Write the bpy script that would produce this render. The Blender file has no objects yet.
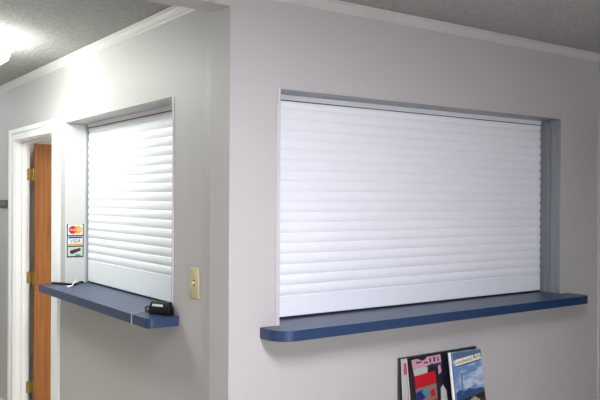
import bpy, bmesh, math, random
from mathutils import Vector, Matrix
random.seed(3)
S = bpy.context.scene
C = S.collection
PI = math.pi

# ------------------------------------------------------------------ helpers
def new(name, bm, mat, parent=None, smooth=False, mats=None):
    """Link a bmesh (given in world coordinates, or in the parent's local ones) as one mesh object."""
    bmesh.ops.recalc_face_normals(bm, faces=bm.faces)
    me = bpy.data.meshes.new(name)
    bm.to_mesh(me); bm.free()
    for m in (mats or [mat]):
        me.materials.append(m)
    if smooth:
        for p in me.polygons: p.use_smooth = True
        me.set_sharp_from_angle(angle=math.radians(35))
    o = bpy.data.objects.new(name, me)
    C.objects.link(o)
    if parent is not None:
        o.parent = parent
    return o

def tag(o, label, cat, group=None):
    o['label'] = label; o['category'] = cat
    if group: o['group'] = group
    return o

def struct(o):
    o['kind'] = 'structure'
    return o

def empty(name, loc=(0, 0, 0), rot=(0, 0, 0)):
    o = bpy.data.objects.new(name, None)
    o.location = loc; o.rotation_euler = rot; o.empty_display_size = .05
    C.objects.link(o)
    return o

def box(bm, x0, x1, y0, y1, z0, z1, bev=0, seg=2, mi=0):
    vs = [bm.verts.new((x, y, z)) for x in (x0, x1) for y in (y0, y1) for z in (z0, z1)]
    idx = [(0, 1, 3, 2), (4, 6, 7, 5), (0, 4, 5, 1), (2, 3, 7, 6), (0, 2, 6, 4), (1, 5, 7, 3)]
    fs = [bm.faces.new([vs[i] for i in f]) for f in idx]
    for f in fs: f.material_index = mi
    if bev:
        es = list({e for f in fs for e in f.edges})
        bmesh.ops.bevel(bm, geom=es, offset=bev, segments=seg, profile=.5, affect='EDGES')
    return bm

def B(*a, **k):
    return box(bmesh.new(), *a, **k)

def prism(bm, pts, d0, d1, axis, bev=0, seg=2, sel=None, mi=0):
    """Extrude a 2-D outline from d0 to d1 along an axis (0, 1 or 2)."""
    def P(a, b, d):
        return {0: (d, a, b), 1: (a, d, b), 2: (a, b, d)}[axis]
    lo = [bm.verts.new(P(a, b, d0)) for a, b in pts]
    hi = [bm.verts.new(P(a, b, d1)) for a, b in pts]
    f0 = bm.faces.new(lo); f1 = bm.faces.new(hi[::-1])
    n = len(pts)
    sides = [bm.faces.new((lo[i], hi[i], hi[(i+1) % n], lo[(i+1) % n])) for i in range(n)]
    for f in [f0, f1] + sides: f.material_index = mi
    if bev:
        es = list(set(f0.edges) | set(f1.edges))
        bmesh.ops.bevel(bm, geom=es, offset=bev, segments=seg, profile=.5, affect='EDGES')
    return bm

def rounded_rect(x0, x1, y0, y1, corners, seg=8):
    """Outline, counter-clockwise; corners = radii at (x0y0, x1y0, x1y1, x0y1)."""
    out = []
    for (cx, cy, sx, sy, a0), r in zip(((x0, y0, 1, 1, PI), (x1, y0, -1, 1, 1.5*PI), (x1, y1, -1, -1, 0), (x0, y1, 1, -1, .5*PI)), corners):
        if r <= 0:
            out.append((cx, cy)); continue
        for i in range(seg+1):
            a = a0 + i/seg*PI/2
            out.append((cx+sx*r+r*math.cos(a), cy+sy*r+r*math.sin(a)))
    return out

def tube(bm, pts, r, n=8):
    pts = [Vector(p) for p in pts]
    rings = []
    for i, p in enumerate(pts):
        d = (pts[min(i+1, len(pts)-1)] - pts[max(i-1, 0)]).normalized()
        u = d.cross(Vector((0, 0, 1)))
        if u.length < .05: u = d.cross(Vector((1, 0, 0)))
        u.normalize(); v = d.cross(u)
        rings.append([bm.verts.new(p + (u*math.cos(2*PI*k/n) + v*math.sin(2*PI*k/n))*r) for k in range(n)])
    for a, b in zip(rings, rings[1:]):
        for k in range(n):
            bm.faces.new((a[k], a[(k+1) % n], b[(k+1) % n], b[k]))
    bm.faces.new(rings[0]); bm.faces.new(rings[-1][::-1])
    return bm

def curve_pts(pts, n=6):
    """Catmull-Rom through the points."""
    P = [Vector(p) for p in pts]; P = [2*P[0]-P[1]] + P + [2*P[-1]-P[-2]]
    out = []
    for i in range(1, len(P)-2):
        for k in range(n):
            t = k/n; a, b, c, d = P[i-1:i+3]
            out.append(.5*((2*b) + (c-a)*t + (2*a-5*b+4*c-d)*t*t + (3*b-3*c+d-a)*t**3))
    out.append(P[-2])
    return out

def disc(bm, cx, cz, r, y, th, n=28):
    prism(bm, [(cx+r*math.cos(2*PI*i/n), cz+r*math.sin(2*PI*i/n)) for i in range(n)], y, y-th, 1)
    return bm

def text_bm(s, width, height, x0, z0, y, th=.0004, shear=0):
    """Lettering facing -Y, fitted in a box whose lower left corner is (x0, z0)."""
    cu = bpy.data.curves.new('lettering', 'FONT')
    cu.body = s; cu.extrude = 0; cu.shear = shear; cu.resolution_u = 3
    t = bpy.data.objects.new('lettering', cu); C.objects.link(t)
    bpy.context.view_layer.update()
    me = bpy.data.meshes.new_from_object(t.evaluated_get(bpy.context.evaluated_depsgraph_get()))
    bpy.data.objects.remove(t); bpy.data.curves.remove(cu)
    bm = bmesh.new(); bm.from_mesh(me); bpy.data.meshes.remove(me)
    xs = [v.co.x for v in bm.verts]; ys = [v.co.y for v in bm.verts]
    kx = width/(max(xs)-min(xs)); ky = height/(max(ys)-min(ys)); mx, my = min(xs), min(ys)
    for v in bm.verts:
        v.co = (x0+(v.co.x-mx)*kx, y, z0+(v.co.y-my)*ky)
    r = bmesh.ops.extrude_face_region(bm, geom=bm.faces[:])
    for v in r['geom']:
        if isinstance(v, bmesh.types.BMVert): v.co.y -= th
    return bm

# ------------------------------------------------------------------ materials
def lin(c):
    return tuple(((x/255+.055)/1.055)**2.4 if x/255 > .04045 else x/255/12.92 for x in c)

def mat(name, rgb, rough=.6, metal=0, emit=0, emit_rgb=None, spec=.5):
    m = bpy.data.materials.new(name); m.use_nodes = True
    b = m.node_tree.nodes['Principled BSDF']
    b.inputs['Base Color'].default_value = (*lin(rgb), 1)
    b.inputs['Roughness'].default_value = rough
    b.inputs['Metallic'].default_value = metal
    b.inputs['Specular IOR Level'].default_value = spec
    if emit:
        b.inputs['Emission Color'].default_value = (*lin(emit_rgb or rgb), 1)
        b.inputs['Emission Strength'].default_value = emit
    return m

def noisy(m, scale, bump, dist, var=0, detail=4, stretch=(1, 1, 1), rough=.6):
    """Procedural bump and a little colour variation, in object space."""
    nt = m.node_tree; b = nt.nodes['Principled BSDF']
    tc = nt.nodes.new('ShaderNodeTexCoord'); mp = nt.nodes.new('ShaderNodeMapping')
    mp.inputs['Scale'].default_value = stretch
    nz = nt.nodes.new('ShaderNodeTexNoise')
    nz.inputs['Scale'].default_value = scale; nz.inputs['Detail'].default_value = detail; nz.inputs['Roughness'].default_value = rough
    nt.links.new(tc.outputs['Object'], mp.inputs['Vector']); nt.links.new(mp.outputs['Vector'], nz.inputs['Vector'])
    if bump:
        bp = nt.nodes.new('ShaderNodeBump'); bp.inputs['Strength'].default_value = bump; bp.inputs['Distance'].default_value = dist
        nt.links.new(nz.outputs['Fac'], bp.inputs['Height']); nt.links.new(bp.outputs['Normal'], b.inputs['Normal'])
    if var:
        c = b.inputs['Base Color'].default_value[:3]
        rp = nt.nodes.new('ShaderNodeValToRGB')
        rp.color_ramp.elements[0].position = .3; rp.color_ramp.elements[1].position = .7
        rp.color_ramp.elements[0].color = (*[x*(1-var) for x in c], 1)
        rp.color_ramp.elements[1].color = (*[min(1, x*(1+var)) for x in c], 1)
        nt.links.new(nz.outputs['Fac'], rp.inputs['Fac']); nt.links.new(rp.outputs['Color'], b.inputs['Base Color'])
    return m

M = {}
M['wall'] = noisy(mat('painted_drywall', (176, 173, 172), .55, spec=.35), 90, .12, .003, .025)
M['dim_wall'] = mat('brown_panelling', (92, 78, 66), .6)
M['office_wall'] = mat('office_wall_paint', (225, 224, 220), .8)
M['ceiling'] = noisy(mat('textured_ceiling', (170, 169, 166), .95, spec=.1), 42, 1, .02, .16, detail=5, rough=.7)
M['floor'] = noisy(mat('pale_vinyl_floor', (196, 190, 178), .6, spec=.1), 300, .5, .004, .12)
M['trim'] = mat('white_trim_paint', (232, 233, 233), .4)
M['crown'] = mat('crown_paint', (192, 189, 188), .5)
M['jamb'] = mat('jamb_paint', (212, 212, 210), .5)
M['guide_light'] = mat('pale_guide_enamel', (196, 200, 202), .4)
M['shutter'] = mat('white_enamel', (226, 229, 234), .42)
M['guide'] = mat('grey_guide_metal', (132, 136, 140), .45, .2)
M['liner'] = mat('grey_steel_liner', (138, 142, 145), .4, .3)
M['seal'] = mat('black_rubber_and_shade', (22, 24, 30), .7)  # rubber seal, and the dark line standing for shade under the head rail
M['bead'] = mat('corner_strip_vinyl', (190, 185, 187), .5)
M['ledge'] = noisy(mat('blue_laminate', (33, 55, 88), .34, spec=.6), 260, .03, .001, .05)
M['almond'] = mat('almond_plastic', (190, 180, 138), .35)
M['slot'] = mat('dark_slot', (70, 62, 45), .6)
M['brass'] = mat('brass', (176, 150, 88), .4, .7)
M['black'] = mat('black_plastic', (7, 7, 8), .5, spec=.3)
M['black_gloss'] = mat('black_ink', (20, 20, 24), .3)
M['pale'] = mat('pale_insert', (205, 208, 205), .4)
M['greenish'] = mat('dark_green_plastic', (48, 62, 52), .4)
M['cord_grey'] = mat('grey_cord', (168, 170, 172), .5)
M['paper'] = mat('white_paper', (238, 238, 236), .7)
M['frame_black'] = mat('sticker_border', (30, 32, 44), .4)
M['sticker_white'] = mat('sticker_white', (240, 238, 230), .35)
M['red'] = mat('red_ink', (205, 30, 38), .35)
M['dull_red'] = mat('dull_red_ink', (165, 70, 78), .4)
M['amber'] = mat('amber_ink', (240, 175, 50), .35)
M['orange'] = mat('orange_ink', (228, 105, 40), .35)
M['navy'] = mat('navy_ink', (28, 48, 110), .35)
M['gold'] = mat('gold_ink', (222, 170, 70), .35)
M['pale_green'] = mat('pale_green_ink', (196, 222, 206), .35)
M['dark_red'] = mat('dark_red_ink', (110, 22, 26), .35)
M['brown'] = mat('dark_brown_ink', (52, 30, 28), .35)
M['green'] = mat('green_ink', (70, 140, 100), .35)
M['plate'] = mat('dark_grey_plate', (46, 43, 46), .4)
M['plate_text'] = mat('pale_grey_print', (104, 101, 103), .5)
M['rack'] = mat('smoked_plastic', (52, 54, 58), .3)
M['page'] = noisy(mat('page_edges', (220, 218, 210), .8), 900, 0, 0, .1, stretch=(1, 1, .01))
M['cover_dark'] = mat('cover_black', (26, 24, 34), .3)
M['cover_pink'] = mat('cover_pink', (182, 140, 150), .35)
M['cover_red'] = mat('cover_red', (168, 18, 34), .3)
M['cover_navy'] = mat('cover_navy', (30, 38, 92), .35)
M['cover_teal'] = mat('cover_teal', (48, 120, 150), .35)
M['cover_tan'] = mat('cover_tan', (120, 100, 92), .35)
M['cover_white'] = mat('cover_white', (172, 168, 166), .35)
M['cover_band'] = mat('cover_steel_blue', (72, 98, 122), .35)
M['banner'] = mat('banner_cream', (214, 212, 186), .35)
M['banner_text'] = mat('banner_letters_olive', (62, 64, 38), .35)
M['banner_gold'] = mat('banner_letters_ochre', (150, 112, 50), .35)
M['hills'] = mat('cover_hills', (44, 70, 110), .35)
M['foliage'] = mat('cover_dark_foliage', (36, 42, 34), .35)
M['dune'] = mat('cover_sand', (168, 142, 110), .35)
M['pole_ink'] = mat('cover_pole_grey', (96, 104, 130), .35)

def sky_cover():
    m = mat('cover_sky', (110, 150, 200), .35); nt = m.node_tree; b = nt.nodes['Principled BSDF']
    tc = nt.nodes.new('ShaderNodeTexCoord'); mp = nt.nodes.new('ShaderNodeMapping'); mp.inputs['Scale'].default_value = (9, 9, 22)
    nz = nt.nodes.new('ShaderNodeTexNoise'); nz.inputs['Scale'].default_value = 1.2; nz.inputs['Detail'].default_value = 3
    rp = nt.nodes.new('ShaderNodeValToRGB')
    rp.color_ramp.elements[0].position = .42; rp.color_ramp.elements[0].color = (*lin((92, 128, 172)), 1)
    rp.color_ramp.elements[1].position = .62; rp.color_ramp.elements[1].color = (*lin((172, 180, 196)), 1)
    for a, c in ((tc.outputs['Object'], mp.inputs['Vector']), (mp.outputs['Vector'], nz.inputs['Vector']), (nz.outputs['Fac'], rp.inputs['Fac']), (rp.outputs['Color'], b.inputs['Base Color'])):
        nt.links.new(a, c)
    return m
M['cover_sky'] = sky_cover()

def wood():
    m = mat('stained_wood', (160, 92, 42), .42); nt = m.node_tree; b = nt.nodes['Principled BSDF']
    tc = nt.nodes.new('ShaderNodeTexCoord'); mp = nt.nodes.new('ShaderNodeMapping'); mp.inputs['Scale'].default_value = (26, 26, 1.3)
    nz = nt.nodes.new('ShaderNodeTexNoise'); nz.inputs['Scale'].default_value = 1.6; nz.inputs['Detail'].default_value = 6; nz.inputs['Distortion'].default_value = .8
    rp = nt.nodes.new('ShaderNodeValToRGB')
    rp.color_ramp.elements[0].position = .3; rp.color_ramp.elements[0].color = (*lin((136, 82, 40)), 1)
    rp.color_ramp.elements[1].position = .7; rp.color_ramp.elements[1].color = (*lin((176, 114, 62)), 1)
    for a, c in ((tc.outputs['Object'], mp.inputs['Vector']), (mp.outputs['Vector'], nz.inputs['Vector']), (nz.outputs['Fac'], rp.inputs['Fac']), (rp.outputs['Color'], b.inputs['Base Color'])):
        nt.links.new(a, c)
    return m
M['wood'] = wood()

gl = bpy.data.materials.new('window_glass'); gl.use_nodes = True; nt = gl.node_tree
nt.nodes.remove(nt.nodes['Principled BSDF'])
ga = nt.nodes.new('ShaderNodeBsdfTransparent'); gb_ = nt.nodes.new('ShaderNodeBsdfGlossy'); gm = nt.nodes.new('ShaderNodeMixShader'); gf = nt.nodes.new('ShaderNodeFresnel')
gb_.inputs['Roughness'].default_value = .02; ga.inputs['Color'].default_value = (.95, .97, .96, 1)
nt.links.new(gf.outputs[0], gm.inputs[0]); nt.links.new(ga.outputs[0], gm.inputs[1]); nt.links.new(gb_.outputs[0], gm.inputs[2]); nt.links.new(gm.outputs[0], nt.nodes['Material Output'].inputs['Surface'])
M['glass'] = gl

# light-giving diffusers
HALL_E, ROOM_E, OFFICE_E, SKY_E = 24.0, 44.5, 26.0, 20.5
M['hall_lamp'] = mat('hall_diffuser', (250, 250, 250), .5, emit=HALL_E, emit_rgb=(250, 255, 247))
M['hall_lamp_added'] = mat('hall_diffuser_added', (250, 250, 250), .5, emit=HALL_E*.42, emit_rgb=(246, 252, 255))  # weaker diffuser of the added, unseen hall lamp
M['room_lamp'] = mat('room_diffuser', (250, 250, 250), .5, emit=ROOM_E, emit_rgb=(246, 244, 255))
M['office_lamp'] = mat('office_diffuser', (250, 250, 250), .5, emit=OFFICE_E, emit_rgb=(255, 250, 245))
M['lamp_body'] = mat('lamp_white_steel', (235, 235, 233), .5)

# ------------------------------------------------------------------ measurements (metres)
CEIL = 2.515            # ceiling height
WT = .135              # wall thickness
LEDGE_T, LEDGE_B = 1.07, 1.025
HEAD_R, HEAD_L = 2.099, 2.103
RX0, RX1 = .234, 2.246  # counter opening in the right-hand wall
LY0, LY1 = .528, 2.093 # counter opening in the hall wall
DY0, DY1, DTOP = 2.328, 3.275, 2.062   # door opening
XR = 2.625              # inside corner at the right
XH = -1.9              # far side of the hall
YE = 5.2               # end of the hall
YB, XB = -4.4, -3.4    # waiting room limits
OX = 4.6               # office limit

# ------------------------------------------------------------------ room shell
# hall wall (plane x = 0) with counter opening and doorway, and the built-up corner bead at its end
bm = bmesh.new()
box(bm, 0, WT, 0, LY0, 0, CEIL)
box(bm, 0, WT, LY0, LY1, 0, LEDGE_B); box(bm, 0, WT, LY0, LY1, HEAD_L, CEIL)
box(bm, 0, WT, LY1, DY0, 0, CEIL)
box(bm, 0, WT, DY0, DY1, DTOP, CEIL)
box(bm, 0, .105, DY1, YE, 0, CEIL)
# the joint compound flare near the corner: tapers off near the header
zs = [0, 2.0, 2.2, 2.32, 2.42]; ws = [.245, .24, .23, .20, .165]
rows = []
for z, w in zip(zs, ws):
    rows.append([bm.verts.new(p) for p in ((0, w, z), (-.0135 if z < 2.15 else -.011 if z < 2.25 else -.0085 if z < 2.35 else -.006, .152, z), (-.0055, -.0, z), (0, 0, z))])
for a, b in zip(rows, rows[1:]):
    for i in range(4):
        bm.faces.new((a[i], a[(i+1) % 4], b[(i+1) % 4], b[i]))
bm.faces.new(rows[0]); bm.faces.new(rows[-1][::-1])
struct(new('wall_left', bm, M['wall']))

bm = bmesh.new()
box(bm, WT, RX0, 0, WT, 0, CEIL)
box(bm, 0, WT, -.0, WT, 0, .001)
box(bm, RX0, RX1, 0, WT, 0, LEDGE_B); box(bm, RX0, RX1, 0, WT, HEAD_R, CEIL)
box(bm, RX1, OX, 0, WT, 0, CEIL)
struct(new('wall_front', bm, M['wall']))
struct(new('wall_header', B(XH, -.0001, 0, WT, 2.42, CEIL), M['wall']))
bm = bmesh.new()      # right-hand wall with a wide unlit doorway right beside the corner
DR0, DR1, DRT = -1.7, -.014, 2.16
box(bm, XR, XR+.12, YB, DR0, 0, CEIL); box(bm, XR, XR+.12, DR0, DR1, DRT, CEIL); box(bm, XR, XR+.12, DR1, 0, 0, CEIL)
struct(new('wall_right', bm, M['wall']))
struct(new('wall_corridor', B(OX, OX+.12, YB, 0, 0, CEIL), M['dim_wall']))
struct(new('wall_corridor_end', B(XR+.12, OX, YB-.12, YB, 0, CEIL), M['dim_wall']))
struct(new('wall_hall', B(XH-.12, XH, 0, YE, 0, CEIL), M['wall']))
struct(new('wall_end', B(XH-.12, OX, YE, YE+.12, 0, CEIL), M['wall']))
struct(new('wall_side', B(XB-.12, XB, YB, .0, 0, CEIL), M['wall']))
struct(new('wall_return', B(XB-.12, XH-.12, 0, .12, 0, CEIL), M['wall']))
WX0, WX1, WZ0, WZ1 = -1.35, .05, .85, 2.15     # unseen window added behind the camera to light the front wall
bm = bmesh.new()
box(bm, XB-.12, WX0, YB-.12, YB, 0, CEIL); box(bm, WX1, XR+.12, YB-.12, YB, 0, CEIL)
box(bm, WX0, WX1, YB-.12, YB, 0, WZ0); box(bm, WX0, WX1, YB-.12, YB, WZ1, CEIL)
struct(new('wall_back', bm, M['wall']))
bm = bmesh.new()
for a0, a1, c0, c1 in ((WX0, WX0+.05, WZ0, WZ1), (WX1-.05, WX1, WZ0, WZ1), (WX0+.05, WX1-.05, WZ0, WZ0+.05), (WX0+.05, WX1-.05, WZ1-.05, WZ1), ((WX0+WX1)/2-.02, (WX0+WX1)/2+.02, WZ0+.05, WZ1-.05)):
    box(bm, a0, a1, YB-.09, YB-.04, c0, c1, .003)
win = struct(new('window_added', bm, M['trim']))
for a0, a1 in ((WX0+.05, (WX0+WX1)/2-.02), ((WX0+WX1)/2+.02, WX1-.05)):
    new('pane', B(a0, a1, YB-.068, YB-.064, WZ0+.05, WZ1-.05), M['glass'], win)
pl = bpy.data.lights.new('added_daylight', 'AREA'); pl.shape = 'RECTANGLE'; pl.size = WX1-WX0; pl.size_y = WZ1-WZ0
pl.cycles.is_portal = True
po = bpy.data.objects.new('added_daylight', pl); C.objects.link(po); po.location = ((WX0+WX1)/2, YB-.115, (WZ0+WZ1)/2); po.rotation_euler = (PI/2, 0, 0)
struct(new('wall_added_partition', B(.105, OX, DY1+.13, DY1+.25, 0, CEIL), M['office_wall']))   # wall added behind the open door to darken the hinge-side gap
struct(new('wall_office', B(OX, OX+.12, 0, YE+.12, 0, CEIL), M['office_wall']))
struct(new('floor', B(XB-.12, OX+.12, YB-.12, YE+.12, -.1, 0), M['floor']))
struct(new('ceiling', B(XB-.12, OX+.12, YB-.12, YE+.12, CEIL, CEIL+.1), M['ceiling']))

# crown moulding: profile (out from wall, height)
def crown(p, z0):
    h = CEIL-z0
    return [(a*p, z0+b*h) for a, b in ((0, 0), (.14, 0), (.2, .12), (.32, .2), (.46, .32), (.64, .52), (.76, .68), (.84, .72), (.84, .86), (1, .88), (1, 1), (0, 1))]
prof, prof2 = crown(.032, 2.468), crown(.05, 2.477)
bm = bmesh.new(); prism(bm, [(-a, z) for a, z in prof], WT, YE, 1)
struct(new('trim_1', bm, M['crown'], smooth=False))
bm = bmesh.new(); prism(bm, [(-a, z) for a, z in prof2], XH, XR, 0)
struct(new('trim_2', bm, M['crown']))
bm = bmesh.new(); prism(bm, [(XR-a, z) for a, z in prof2], YB, 0, 1)
struct(new('trim_3', bm, M['crown']))
# baseboards
struct(new('baseboard_left', prism(bmesh.new(), [(0, 0), (-.012, 0), (-.012, .085), (-.006, .1), (0, .1)], .25, DY0-.15, 1), M['trim']))
struct(new('baseboard_front', prism(bmesh.new(), [(0, 0), (-.012, 0), (-.012, .085), (-.006, .1), (0, .1)], .0, XR, 0), M['trim']))

# corner strips at the sides of the two openings
def strip(nm, axis, at, sign):
    bm = bmesh.new()
    if axis == 'x':   # opening in the front wall, strip on the jamb at x = at, proud of the wall
        box(bm, min(at, at+sign*.012), max(at, at+sign*.012), -.005, .06, LEDGE_T, HEAD_R, .0015)
        box(bm, min(at, at-sign*.008), max(at, at-sign*.008), -.005, 0, LEDGE_T, HEAD_R-.07, .001)
    else:
        box(bm, -.006, .06, min(at, at+sign*.010), max(at, at+sign*.010), LEDGE_T, HEAD_L, .0015)
    return struct(new(nm, bm, M['bead']))
strip('trim_4', 'x', RX0, 1)
strip('trim_5', 'y', LY0, 1)
struct(new('trim_6', B(-.001, WT, LY1-.002, LY1, LEDGE_T, HEAD_L-.0005), M['jamb']))    # painted board on the far jamb

# ------------------------------------------------------------------ doorway
def door_frame():
    bm = bmesh.new()
    W = .15
    def casing(y0, y1, z0, z1, inner):   # stepped casing boards on the hall side
        box(bm, -.014, 0, y0, y1, z0, z1, .003)
    casing(DY0-W, DY0+.006, 0, DTOP+.075, 1)
    casing(DY1-.006, DY1+W-.035, 0, DTOP+.075, 1)
    casing(DY0+.0065, DY1-.0065, DTOP-.006, DTOP+.075, 1)
    # raised outer bands of the casing
    box(bm, -.022, -.0135, DY0-W, DY0-W+.05, 0, DTOP+.08, .004)
    box(bm, -.022, -.0135, DY1+W-.085, DY1+W-.035, 0, DTOP+.08, .004)
    box(bm, -.022, -.0135, DY0-W+.051, DY1+W-.086, DTOP+.045, DTOP+.08, .004)
    # jamb lining
    box(bm, 0, WT, DY0-.001, DY0+.014, 0, DTOP); box(bm, 0, .104, DY1-.014, DY1+.001, 0, DTOP)
    box(bm, 0, WT, DY0+.014, DY1-.014, DTOP-.014, DTOP+.001)
    # stops
    box(bm, .045, .082, DY0+.014, DY0+.026, 0, DTOP-.014, .002); box(bm, .045, .082, DY1-.026, DY1-.014, 0, DTOP-.014, .002)
    box(bm, .045, .082, DY0+.026, DY1-.026, DTOP-.026, DTOP-.014, .002)
    return struct(new('trim_door', bm, M['trim']))
door_frame()

PX, PY = .130, DY1-.022       # hinge pin
d = empty('door_1', (PX, PY, 0)); struct(d)
d['label'] = 'brown wood door standing open in the white-cased doorway'
LT_ = .036
new('door_leaf', B(.004, .885, -.042, -.042+LT_, .012, 2.038, .002), M['wood'], d)
for z in (.15, 1.0, 1.80):
    bm = bmesh.new()
    box(bm, -.052, -.002, .0065, .0082, z-.045, z+.045, .0005)      # leaf of the hinge on the jamb
    box(bm, .0025, .005, -.040, -.003, z-.045, z+.045, .0005)        # leaf of the hinge on the door edge
    tube(bm, [(0, -.008, z-.048), (0, -.008, z+.048)], .0065, 12)
    for k in (-1, 1):
        tube(bm, [(0, -.008, z+k*.048), (0, -.008, z+k*.054)], .0045, 10)
    for sz in (-.028, 0, .028):
        tube(bm, [(-.035, .0066, z+sz), (-.035, .005, z+sz)], .004, 8)
    new('hinge', bm, M['brass'], d, smooth=True)
for s, y in ((-1, -.042), (1, -.006)):
    bm = bmesh.new()
    tube(bm, [(.82, y, 1.0), (.82, y+s*.006, 1.0)], .03, 20)
    tube(bm, [(.82, y+s*.005, 1.0), (.82, y+s*.03, 1.0)], .011, 12)
    tube(bm, [(.82, y+s*(.028+q), 1.0) for q in (0, .004, .012, .02, .026)], .02, 16)
    new('door_knob', bm, M['brass'], d, smooth=True)

# ------------------------------------------------------------------ roll-up shutters
def slat_profile(z0, z1, depth, n):
    """Points (out, z) of a curtain of convex slats from z1 (top) down to z0."""
    pitch = (z1-z0)/n; pts = []
    for i in range(n):
        top = z1 - i*pitch
        for k in range(9):
            t = k/8
            out = depth*(math.sin(PI*(.06+.88*t)))**.75
            pts.append((out, top - pitch*(.04+.90*t)))
        pts.append((0, top-pitch*.965)); pts.append((0, top-pitch*1.0))
    return pts

def shutter(name, label, axis, a0, a1, head, plane, jamb_guides, n, bar):
    """axis 'x': the curtain runs along x and faces -y; axis 'y': along y and faces -x. Local frame: u along, out towards the viewer."""
    def P(u, out, z):
        return (u, plane-out, z) if axis == 'x' else (plane-out, u, z)
    mid = (a0+a1)/2
    root = empty(name, P(mid, 0, LEDGE_T)); tag(root, label, 'shutter')
    off = Vector(root.location)
    def add(nm, bm, m, parent=root, smooth=False):
        for v in bm.verts: v.co -= off
        return new(nm, bm, m, parent, smooth)
    def bx(bm, u0, u1, o0, o1, z0, z1, bev=.0015):
        if axis == 'x': return box(bm, u0, u1, plane-o1, plane-o0, z0, z1, bev)
        return box(bm, plane-o1, plane-o0, u0, u1, z0, z1, bev)
    # curtain
    zt, zb = head-.012, LEDGE_T+bar
    bm = bmesh.new(); prev = None
    pts = [(0, zt+.0)] + slat_profile(zb, zt, .0065, n)
    c0, c1 = a0+.012, a1-.006
    for o_, z in pts:
        v = (bm.verts.new(P(c0, o_, z)), bm.verts.new(P(c1, o_, z)))
        if prev: bm.faces.new((prev[0], v[0], v[1], prev[1]))
        prev = v
    # rear skin closes the curtain
    b0 = [bm.verts.new(P(c, -.006, z)) for c, z in ((c0, zt), (c1, zt), (c1, zb), (c0, zb))]
    bm.faces.new(b0)
    cur = add('slat_curtain', bm, M['shutter'], smooth=True)
    # bottom bar with its rubber seal
    bb = add('bottom_bar', bx(bmesh.new(), c0, c1, -.006, .0062, LEDGE_T+.009, LEDGE_T+bar+.0005, .003), M['shutter'])
    bm = bx(bmesh.new(), c0, c1, -.004, .006, LEDGE_T, LEDGE_T+.0092, .001)
    for v in bm.verts: v.co -= off
    new('seal', bm, M['seal'], bb)
    # head rail under the lintel
    bm = bx(bmesh.new(), a0+.012, a1, .0085, .0125, head-.026, head+.03 if axis == 'y' else head+.0, .001)
    bx(bm, a0+.012, a1, -.02, .0085, head-.008, head+.03, .001)
    hr = add('head_rail', bm, M['shutter'])
    bm = bx(bmesh.new(), a0+.012, a1, .0068, .0122, head-.0295, head-.0262, .0004)  # black strip standing in for the shadow gap below the rail
    for v in bm.verts: v.co -= off
    new('shadow_gap_strip', bm, M['seal'], hr)
    if axis == 'x':      # grey steel lining of the reveal: head and far jamb
        bm = bx(bmesh.new(), a0+.012, a1, .0130, plane-.002, head-.003, head, .0008)
        add('head_liner', bm, M['liner'])
        bm = bx(bmesh.new(), a1-.003, a1, .0785, plane-.002, LEDGE_T, head-.0031, .0008)
        bx(bm, a1-.008, a1-.0031, .112, .120, LEDGE_T, head-.0031, .001)
        add('jamb_liner', bm, M['liner'])
    # guides on the jambs
    for u, s in ((a0+.012 if axis == 'x' else a0+.010, 1), (a1, -1)):
        g0, g1 = .013, jamb_guides[1]
        bm = bmesh.new()
        def gb(w0, w1, o0, o1):
            bx(bm, min(u+s*w0, u+s*w1), max(u+s*w0, u+s*w1), o0, o1, LEDGE_T, head-.0035, .001)
        gb(0, .003, g0, g1)                      # web on the jamb
        gb(0, .016, -.014, -.009)                # rear lip
        gb(0, .003, -.009, g0)
        gb(0, .016, g1-.004, g1)                 # front lip
        if g1-g0 > .05: gb(0, .012, g0+.022, g0+.028)
        gb(0, .016, g0, g0+.003)
        add('guide_rail', bm, M['guide' if axis == 'x' else 'guide_light'])
    return root
shutter('roll_up_shutter', 'wide white roll-up shutter closed over the front counter opening', 'x', RX0, RX1, HEAD_R, .142, (.0, .075), 19, .104)
shutter('roll_up_shutter', 'smaller white roll-up shutter in the hall wall beside the brown door', 'y', LY0, LY1, HEAD_L, .152, (.0, .024), 18, .145)

# ------------------------------------------------------------------ counter ledges
bm = prism(bmesh.new(), rounded_rect(.148, 2.325, -.148, -.0005, (.09, .04, 0, 0), 10), LEDGE_B, LEDGE_T, 2)
prism(bm, [(RX0+.0005, -.0006), (RX1-.0005, -.0006), (RX1-.0005, .16), (RX0+.0005, .16)], LEDGE_B+.0002, LEDGE_T, 2)
lr = new('counter_ledge', bm, M['ledge'], smooth=True)
tag(lr, 'long dark blue counter ledge under the wide front shutter', 'counter')
bm = prism(bmesh.new(), rounded_rect(-.156, -.0005, .47, 2.142, (.028, 0, 0, .015), 8), LEDGE_B, LEDGE_T, 2)
prism(bm, [(-.0006, LY0+.0005), (-.0006, LY1-.0005), (.165, LY1-.0005), (.165, LY0+.0005)], LEDGE_B+.0002, LEDGE_T, 2)
ll = new('counter_ledge', bm, M['ledge'], smooth=True)
tag(ll, 'shorter blue counter ledge in the hall with a black gadget on its end', 'counter')

# ------------------------------------------------------------------ light switch
sw = empty('light_switch', (-.0, .309, 1.242)); tag(sw, 'almond single-toggle light switch on the hall wall near the corner', 'light switch')
bm = prism(bmesh.new(), rounded_rect(-.041, .041, -.068, .068, (.005,)*4, 4), 0, -.006, 0, .0022, 2)
new('cover_plate', bm, M['almond'], sw, smooth=True)
new('toggle_slot', B(-.0066, -.0058, -.006, .006, -.013, .013), M['slot'], sw)
bm = bmesh.new(); prism(bm, [(-.005, -.008), (-.018, -.001), (-.018, .005), (-.005, .006)], -.0045, .0045, 1)
new('toggle', bm, M['almond'], sw)
for z in (-.03, .03):
    new('screw', tube(bmesh.new(), [(-.0055, 0, z), (-.0072, 0, z)], .0035, 10), M['almond'], sw)

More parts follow.
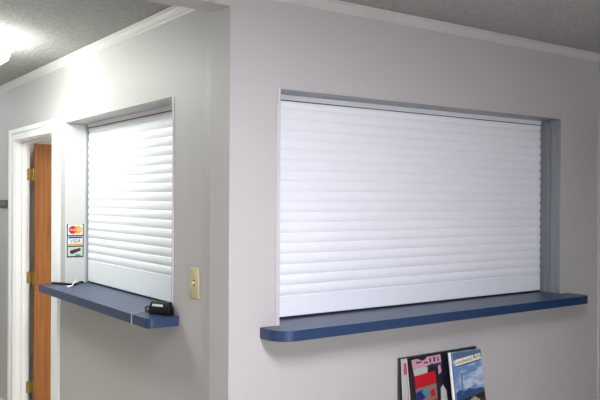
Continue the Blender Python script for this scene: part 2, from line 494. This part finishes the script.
# ------------------------------------------------------------------ payment sign on the jamb of the hall opening
X0, X1 = .011, .120
ZB, ZT = 1.236, 1.452
sg = empty('payment_sign', ((X0+X1)/2, LY1-.002, ZB)); tag(sg, 'strip of three payment card stickers on the white jamb', 'sign')
so = Vector(sg.location)
def sg_add(nm, bm, m, parent=sg):
    for v in bm.verts: v.co -= so
    return new(nm, bm, m, parent)
Y = LY1-.002
bm = bmesh.new()
H = (1.444-ZB)/3
bd = .006
box(bm, X0, X0+bd, Y-.0012, Y, ZB, ZT); box(bm, X1-bd, X1, Y-.0012, Y, ZB, ZT)
for z in (ZB, ZB+H-.002, ZB+2*H-.002): box(bm, X0+bd, X1-bd, Y-.0012, Y, z, z+bd+.002)
sg_add('border', bm, M['frame_black'])
def panel(i, m):
    z0 = ZB+i*H+(bd if i == 0 else bd); z1 = ZB+(i+1)*H-.002
    return sg_add('sticker', B(X0+bd, X1-bd, Y-.001, Y, z0, z1), m), z0, z1
# top: two overlapping circles
p, z0, z1 = panel(2, M['sticker_white']); zc = (z0+z1)/2+.002; xc = (X0+X1)/2
sg_add('red_circle', disc(bmesh.new(), xc-.0165, zc, .0265, Y-.001, .0003), M['red'], p)
sg_add('yellow_circle', disc(bmesh.new(), xc+.0165, zc, .0265, Y-.001, .0004), M['amber'], p)
a = math.acos(.0165/.0265)
arc = [(xc-.0165+.0265*math.cos(-a+2*a*i/10), zc+.0265*math.sin(-a+2*a*i/10)) for i in range(11)] + [(xc+.0165-.0265*math.cos(-a+2*a*i/10), zc-.0265*math.sin(-a+2*a*i/10)) for i in range(1, 10)]
sg_add('overlap', prism(bmesh.new(), arc, Y-.001, Y-.0016, 1), M['orange'], p)
sg_add('lettering', text_bm('MasterCard', .072, .010, xc-.036, zc-.005, Y-.0017), M['sticker_white'], p)
# middle: blue band, blue letters, gold band
p, z0, z1 = panel(1, M['sticker_white']); h = z1-z0
sg_add('blue_band', B(X0+bd+.004, X1-bd-.004, Y-.0014, Y-.001, z1-.014, z1-.003), M['navy'], p)
sg_add('gold_band', B(X0+bd+.004, X1-bd-.004, Y-.0014, Y-.001, z0+.002, z0+.013), M['gold'], p)
sg_add('lettering', text_bm('VISA', .066, .024, xc-.033, z0+.018, Y-.001, shear=.25), M['navy'], p)
# bottom: dark card on pale green
p, z0, z1 = panel(0, M['pale_green']); zc = (z0+z1)/2+.004
q = [(-.036, -.013), (-.032, .006), (.034, .020), (.036, .002), (-.02, -.020)]
sg_add('dark_card', prism(bmesh.new(), [(xc+a_, zc+b_) for a_, b_ in q], Y-.001, Y-.0013, 1), M['brown'], p)
q = [(-.026, .0), (-.024, .007), (.030, .017), (.030, .006)]
sg_add('card_stripe', prism(bmesh.new(), [(xc+a_, zc+b_) for a_, b_ in q], Y-.0013, Y-.0016, 1), M['dark_red'], p)
sg_add('green_patch', B(xc+.0, xc+.034, Y-.0014, Y-.001, z0+.003, z0+.012), M['green'], p)

# ------------------------------------------------------------------ door sign (left edge of the frame)
ds = empty('door_sign', (0, 3.625, 1.568)); tag(ds, 'small dark grey nameplate on the wall left of the doorway', 'sign')
new('plate', B(-.005, 0, -.145, .145, -.033, .033, .001), M['plate'], ds)
new('print_strip', B(-.0056, -.005, -.10, .09, -.006, .016), M['plate_text'], ds)

# ------------------------------------------------------------------ things on the hall ledge
def loft(bm, sections):
    rings = [[bm.verts.new(p) for p in s] for s in sections]
    n = len(rings[0])
    for a_, b_ in zip(rings, rings[1:]):
        for k in range(n): bm.faces.new((a_[k], a_[(k+1) % n], b_[(k+1) % n], b_[k]))
    bm.faces.new(rings[0][::-1]); bm.faces.new(rings[-1])
    return bm
dv = empty('countertop_device', (-.040, .568, LEDGE_T), (0, 0, math.radians(-66))); tag(dv, 'black tapered box with a pale slot on the end of the hall ledge', 'device')
def rr(x0, x1, y0, y1, z, r=.006):
    return [(a_, b_, z) for a_, b_ in rounded_rect(x0, x1, y0, y1, (r,)*4, 4)]
bm = loft(bmesh.new(), [rr(-.064, .058, -.021, .021, .0), rr(-.065, .060, -.022, .021, .005), rr(-.064, .058, -.021, .020, .030), rr(-.061, .052, -.015, .018, .055), rr(-.058, .048, -.011, .015, .060, .004)])
new('body', bm, M['black'], dv, smooth=True)
bm = prism(bmesh.new(), [(-.044, .039), (.022, .039), (.019, .049), (-.042, .049)], 0, -.004, 1)
for v in bm.verts:   # the insert lies on the sloping front
    v.co.y += -.0190 + (v.co.z-.030)/.023*.006
new('insert', bm, M['pale'], dv)
bm = bmesh.new()
tube(bm, curve_pts([(-.063, -.008, .022), (-.078, -.008, .032), (-.092, -.010, .026), (-.088, -.012, .010), (-.072, -.010, .008), (-.062, -.006, .012)]), .0045)
tube(bm, [(-.062, 0, .016), (-.088, -.002, .012)], .006, 10)
new('cord_loop', bm, M['greenish'], dv, smooth=True)

cr = new('cord', tube(bmesh.new(), curve_pts([(-.077, .668, 1.0755), (-.095, .670, 1.0735), (-.125, .660, 1.0735), (-.148, .646, 1.0742), (-.1595, .644, 1.070), (-.1602, .644, 1.05), (-.1598, .6445, 1.026)]), .0027), M['cord_grey'], smooth=True)
tag(cr, 'thin grey cord from the black gadget hanging over the ledge edge', 'cord')
bl = new('cord', tube(bmesh.new(), curve_pts([(-.075, 2.12, 1.0762), (-.05, 2.08, 1.0762), (-.024, 2.037, 1.0762), (0, 1.965, 1.0762), (.03, 1.97, 1.0762), (.07, 2.03, 1.0762), (.09, 2.07, 1.076), (.105, 2.05, 1.0762)]), .006), M['black'], smooth=True)
tag(bl, 'black cord lying at the far end of the hall ledge', 'cord')
bm = bmesh.new(); prev = None
for i in range(9):       # a curled scrap: flat foot, then a raised twist
    t = i/8
    x, y = -.045+.075*t, 1.905+.05*t
    z = LEDGE_T+.0010 + (.034*max(0, t-.45)/.55)
    w = .020-.010*t
    v = [bm.verts.new((x-w*.3, y-w, z)), bm.verts.new((x+w*.3, y+w, z+.0012)), bm.verts.new((x+w*.3, y+w, z+.0024)), bm.verts.new((x-w*.3, y-w, z+.0012))]
    if prev:
        for k in range(4): bm.faces.new((prev[k], prev[(k+1) % 4], v[(k+1) % 4], v[k]))
    else: bm.faces.new(v)
    prev = v
bm.faces.new(prev[::-1])
ps = new('paper_scrap', bm, M['paper']); tag(ps, 'white curled paper scrap on the far end of the hall ledge', 'paper')

# ------------------------------------------------------------------ magazine rack and magazines on the front wall
RL, RR_, RT, RBm = .945, 1.525, .845, .42
rk = empty('mounted_magazine_rack', ((RL+RR_)/2, 0, RBm)); tag(rk, 'dark wall rack holding magazines below the front ledge', 'rack')
ro = Vector(rk.location)
def rk_add(nm, bm, m):
    for v in bm.verts: v.co -= ro
    return new(nm, bm, m, rk)
rk_add('back_panel', B(RL, RR_-.025, -.014, -.001, RBm, RT, .001), M['rack'])
for x in (RL, RR_-.004):
    bm = prism(bmesh.new(), [(-.0145, RBm), (-.135, RBm), (-.128, .50), (-.10, .52), (-.0145, .525)], x, x+.004, 0)
    rk_add('side_panel', bm, M['rack'])
rk_add('pocket_floor', B(RL+.004, RR_-.004, -.134, -.0145, RBm, RBm+.006), M['rack'])
rk_add('front_panel', B(RL+.004, RR_-.004, -.134, -.130, RBm+.006, .49), M['rack'])

def magazine(label, x0, w, h, th, ytop, ztop, lean, roll, cover):
    """Root at the lower left corner of the magazine; local x across, z up, cover faces -y."""
    r = empty('magazine', (x0, ytop-h*math.sin(-lean), ztop-h*math.cos(lean)), (lean, roll, 0)); tag(r, label, 'magazine', 'magazines in the wall rack')
    new('pages', B(.001, w-.0015, -th+.001, -.001, .002, h-.002), M['page'], r)
    cv = new('front_cover', B(0, w, -th, -th+.001, 0, h), cover, r)
    new('back_cover', B(0, w, -.001, 0, 0, h), cover, r)
    new('spine', B(-.0006, .0008, -th, 0, 0, h), M['page'], r)
    def art(nm, pts, m, k=1):
        return new(nm, prism(bmesh.new(), [(x*w, h-(1-z)*.272 if z > 0 else .0) for x, z in pts], -th, -th-.0004*k, 1), m, cv)
    return r, cv, art, th
R_ = math.radians
# white one behind, mostly hidden
r, cv, art, th = magazine('white magazine with a red mark, leftmost, behind the dark-covered one', .952, .205, .37, .004, -.018, .841, R_(-4), R_(0), M['cover_white'])
art('red_mark', [(.06, .72), (.16, .72), (.16, .92), (.06, .92)], M['dull_red'])
# dark one
r, cv, art, th = magazine('dark-covered magazine with pink lettering and a red block', .986, .279, .37, .005, -.023, .842, R_(-7), R_(-.5), M['cover_dark'])
art('title', [(.10, .955), (.24, .965), (.36, .915), (.44, .93), (.48, .97), (.82, .975), (.84, .79), (.66, .80), (.60, .84), (.44, .80), (.30, .76), (.12, .80)], M['cover_pink'])
for a_, b_, c_, d_ in ((.20, .885, .34, .91), (.40, .86, .50, .885), (.54, .86, .575, .94), (.64, .86, .68, .95), (.74, .86, .77, .94)):
    art('letter_gap', [(a_, b_), (c_, b_), (c_, d_), (a_, d_)], M['cover_dark'], 2)
art('blue_rule', [(.53, .82), (.84, .835), (.84, .80), (.53, .785)], M['cover_navy'], 2)
art('pale_patch', [(.12, .79), (.48, .79), (.46, .66), (.30, .64), (.14, .66)], M['cover_white'], 2)
art('red_block', [(.14, .665), (.66, .70), (.66, .48), (.14, .44)], M['cover_red'], 3)
art('tan_block', [(.14, .435), (.66, .475), (.66, .20), (.14, .18)], M['cover_tan'], 2)
art('blue_figure', [(.14, .24), (.14, .36), (.24, .40), (.34, .385), (.38, .28), (.30, .22)], M['cover_navy'], 3)
art('teal_figure', [(.28, .37), (.42, .39), (.46, .30), (.36, .27)], M['cover_teal'], 4)
art('red_figure', [(.50, .36), (.60, .38), (.62, .26), (.50, .24)], M['cover_red'], 4)
art('red_strip', [(.14, .18), (.66, .20), (.66, .02), (.14, .0)], M['cover_red'], 3)
art('white_figure', [(.74, .78), (.80, .78), (.82, .66), (.74, .62)], M['cover_pink'], 3)
art('white_shape', [(.76, .36), (.82, .42), (.90, .30), (.90, .0), (.70, .0)], M['cover_white'], 3)
# blue one
r, cv, art, th = magazine('blue magazine with sky and cream title banner, rightmost in the rack', 1.234, .236, .37, .008, -.0545, .846, R_(-9), R_(1), M['cover_sky'])
art('cover_band', [(.10, .985), (1, .985), (1, .845), (.10, .845)], M['cover_band'])
art('spine_edge', [(0, 0), (.045, 0), (.045, 1), (0, 1)], M['paper'])
art('spine_rule', [(.06, 0), (.085, 0), (.085, 1), (.06, 1)], M['cover_band'])
art('banner', [(.17, .74), (.97, .81), (.97, .92), (.17, .855)], M['banner'], 2)
art('banner_shadow', [(.19, .715), (.97, .785), (.97, .81), (.17, .74)], M['hills'], 2)
W_, H_ = .236, .272
for s_, x_, w_, z_, h_, m_ in (('southwest', .19, .50, .768, .068, 'banner_text'), ('Art', .71, .245, .815, .086, 'banner_text')):
    bm = text_bm(s_, w_*W_, h_*H_, x_*W_, .37-(1-z_)*H_, -th-.0008)
    for v in bm.verts: v.co.z += (v.co.x-x_*W_)*(.07/.80)*(H_/W_)
    new('lettering', bm, M[m_], cv)
art('pole', [(.29, .20), (.335, .20), (.335, .60), (.29, .60)], M['pole_ink'])
art('crossbar', [(.29, .585), (.80, .635), (.80, .615), (.29, .565)], M['pole_ink'], 2)
art('hills', [(.10, .10), (.10, .26), (.22, .30), (.38, .27), (.52, .31), (.70, .27), (.86, .29), (1, .26), (1, .10)], M['hills'])
art('foliage', [(.10, 0), (.10, .10), (.3, .12), (.5, .15), (.66, .12), (.8, .19), (1, .20), (1, 0)], M['foliage'], 2)
art('sand', [(.52, 0), (.52, .10), (.66, .14), (.82, .08), (.86, 0)], M['dune'], 3)

# ------------------------------------------------------------------ lamps
def lamp(name, label, x0, x1, y0, y1, depth, m, vis_round=.02):
    r = empty(name, ((x0+x1)/2, (y0+y1)/2, CEIL)); tag(r, label, 'ceiling light')
    a_, b_ = (x1-x0)/2, (y1-y0)/2
    new('housing', B(-a_+.012, a_-.012, -b_+.012, b_-.012, -.02, -.0005, .003), M['lamp_body'], r)
    secs = []
    for k in range(7):
        t = k/6*PI/2
        ins = vis_round*(1-math.cos(t)); z = -.0201-depth*math.sin(t)
        secs.append([(p[0], p[1], z) for p in rounded_rect(-a_+ins, a_-ins, -b_+ins, b_-ins, (.02,)*4, 3)])
    bm = loft(bmesh.new(), secs)
    new('diffuser', bm, m, r, smooth=True)
    return r
lamp('ceiling_light', 'glowing white ceiling light fixture in the hall', -1.10, -.48, 1.52, 2.14, .13, M['hall_lamp'])
lamp('ceiling_light', 'added unseen ceiling light at the far end of the hall beyond the door', -1.10, -.47, 4.0, 4.63, .10, M['hall_lamp_added'])  # second lamp, out of view, added to brighten the far hall
lamp('ceiling_light', 'ceiling light in the waiting room in front of the wide shutter', -.80, -.2, -2.6, -1.4, .008, M['room_lamp'])
lamp('ceiling_light', 'ceiling light in the room behind the shutters', 1.2, 2.4, 1.7, 2.3, .03, M['office_lamp'])

# ------------------------------------------------------------------ world, camera, view
w = bpy.data.worlds.new('world'); S.world = w; w.use_nodes = True
w.node_tree.nodes['Background'].inputs[0].default_value = (.95, .93, 1, 1)
w.node_tree.nodes['Background'].inputs[1].default_value = SKY_E

f, yaw, pit, rol = 750.47, math.radians(54.4011), math.radians(-.0547), math.radians(.3033)
cam = bpy.data.cameras.new('camera'); co = bpy.data.objects.new('camera', cam); C.objects.link(co)
cam.sensor_width = 36; cam.lens = f*36/600; cam.clip_start = .02
fw = Vector((math.cos(yaw)*math.cos(pit), math.sin(yaw)*math.cos(pit), math.sin(pit)))
r = Vector((math.sin(yaw), -math.cos(yaw), 0)); u = r.cross(fw)
r2 = r*math.cos(rol)+u*math.sin(rol); u2 = -r*math.sin(rol)+u*math.cos(rol)
m = Matrix((r2, u2, -fw)).transposed().to_4x4(); m.translation = (-1.58002, -2.70298, 1.61867)
co.matrix_world = m
S.camera = co
S.view_settings.view_transform = 'Standard'; S.view_settings.look = 'None'
S.view_settings.gamma = 1; S.view_settings.use_curve_mapping = False
S.view_settings.exposure = .12
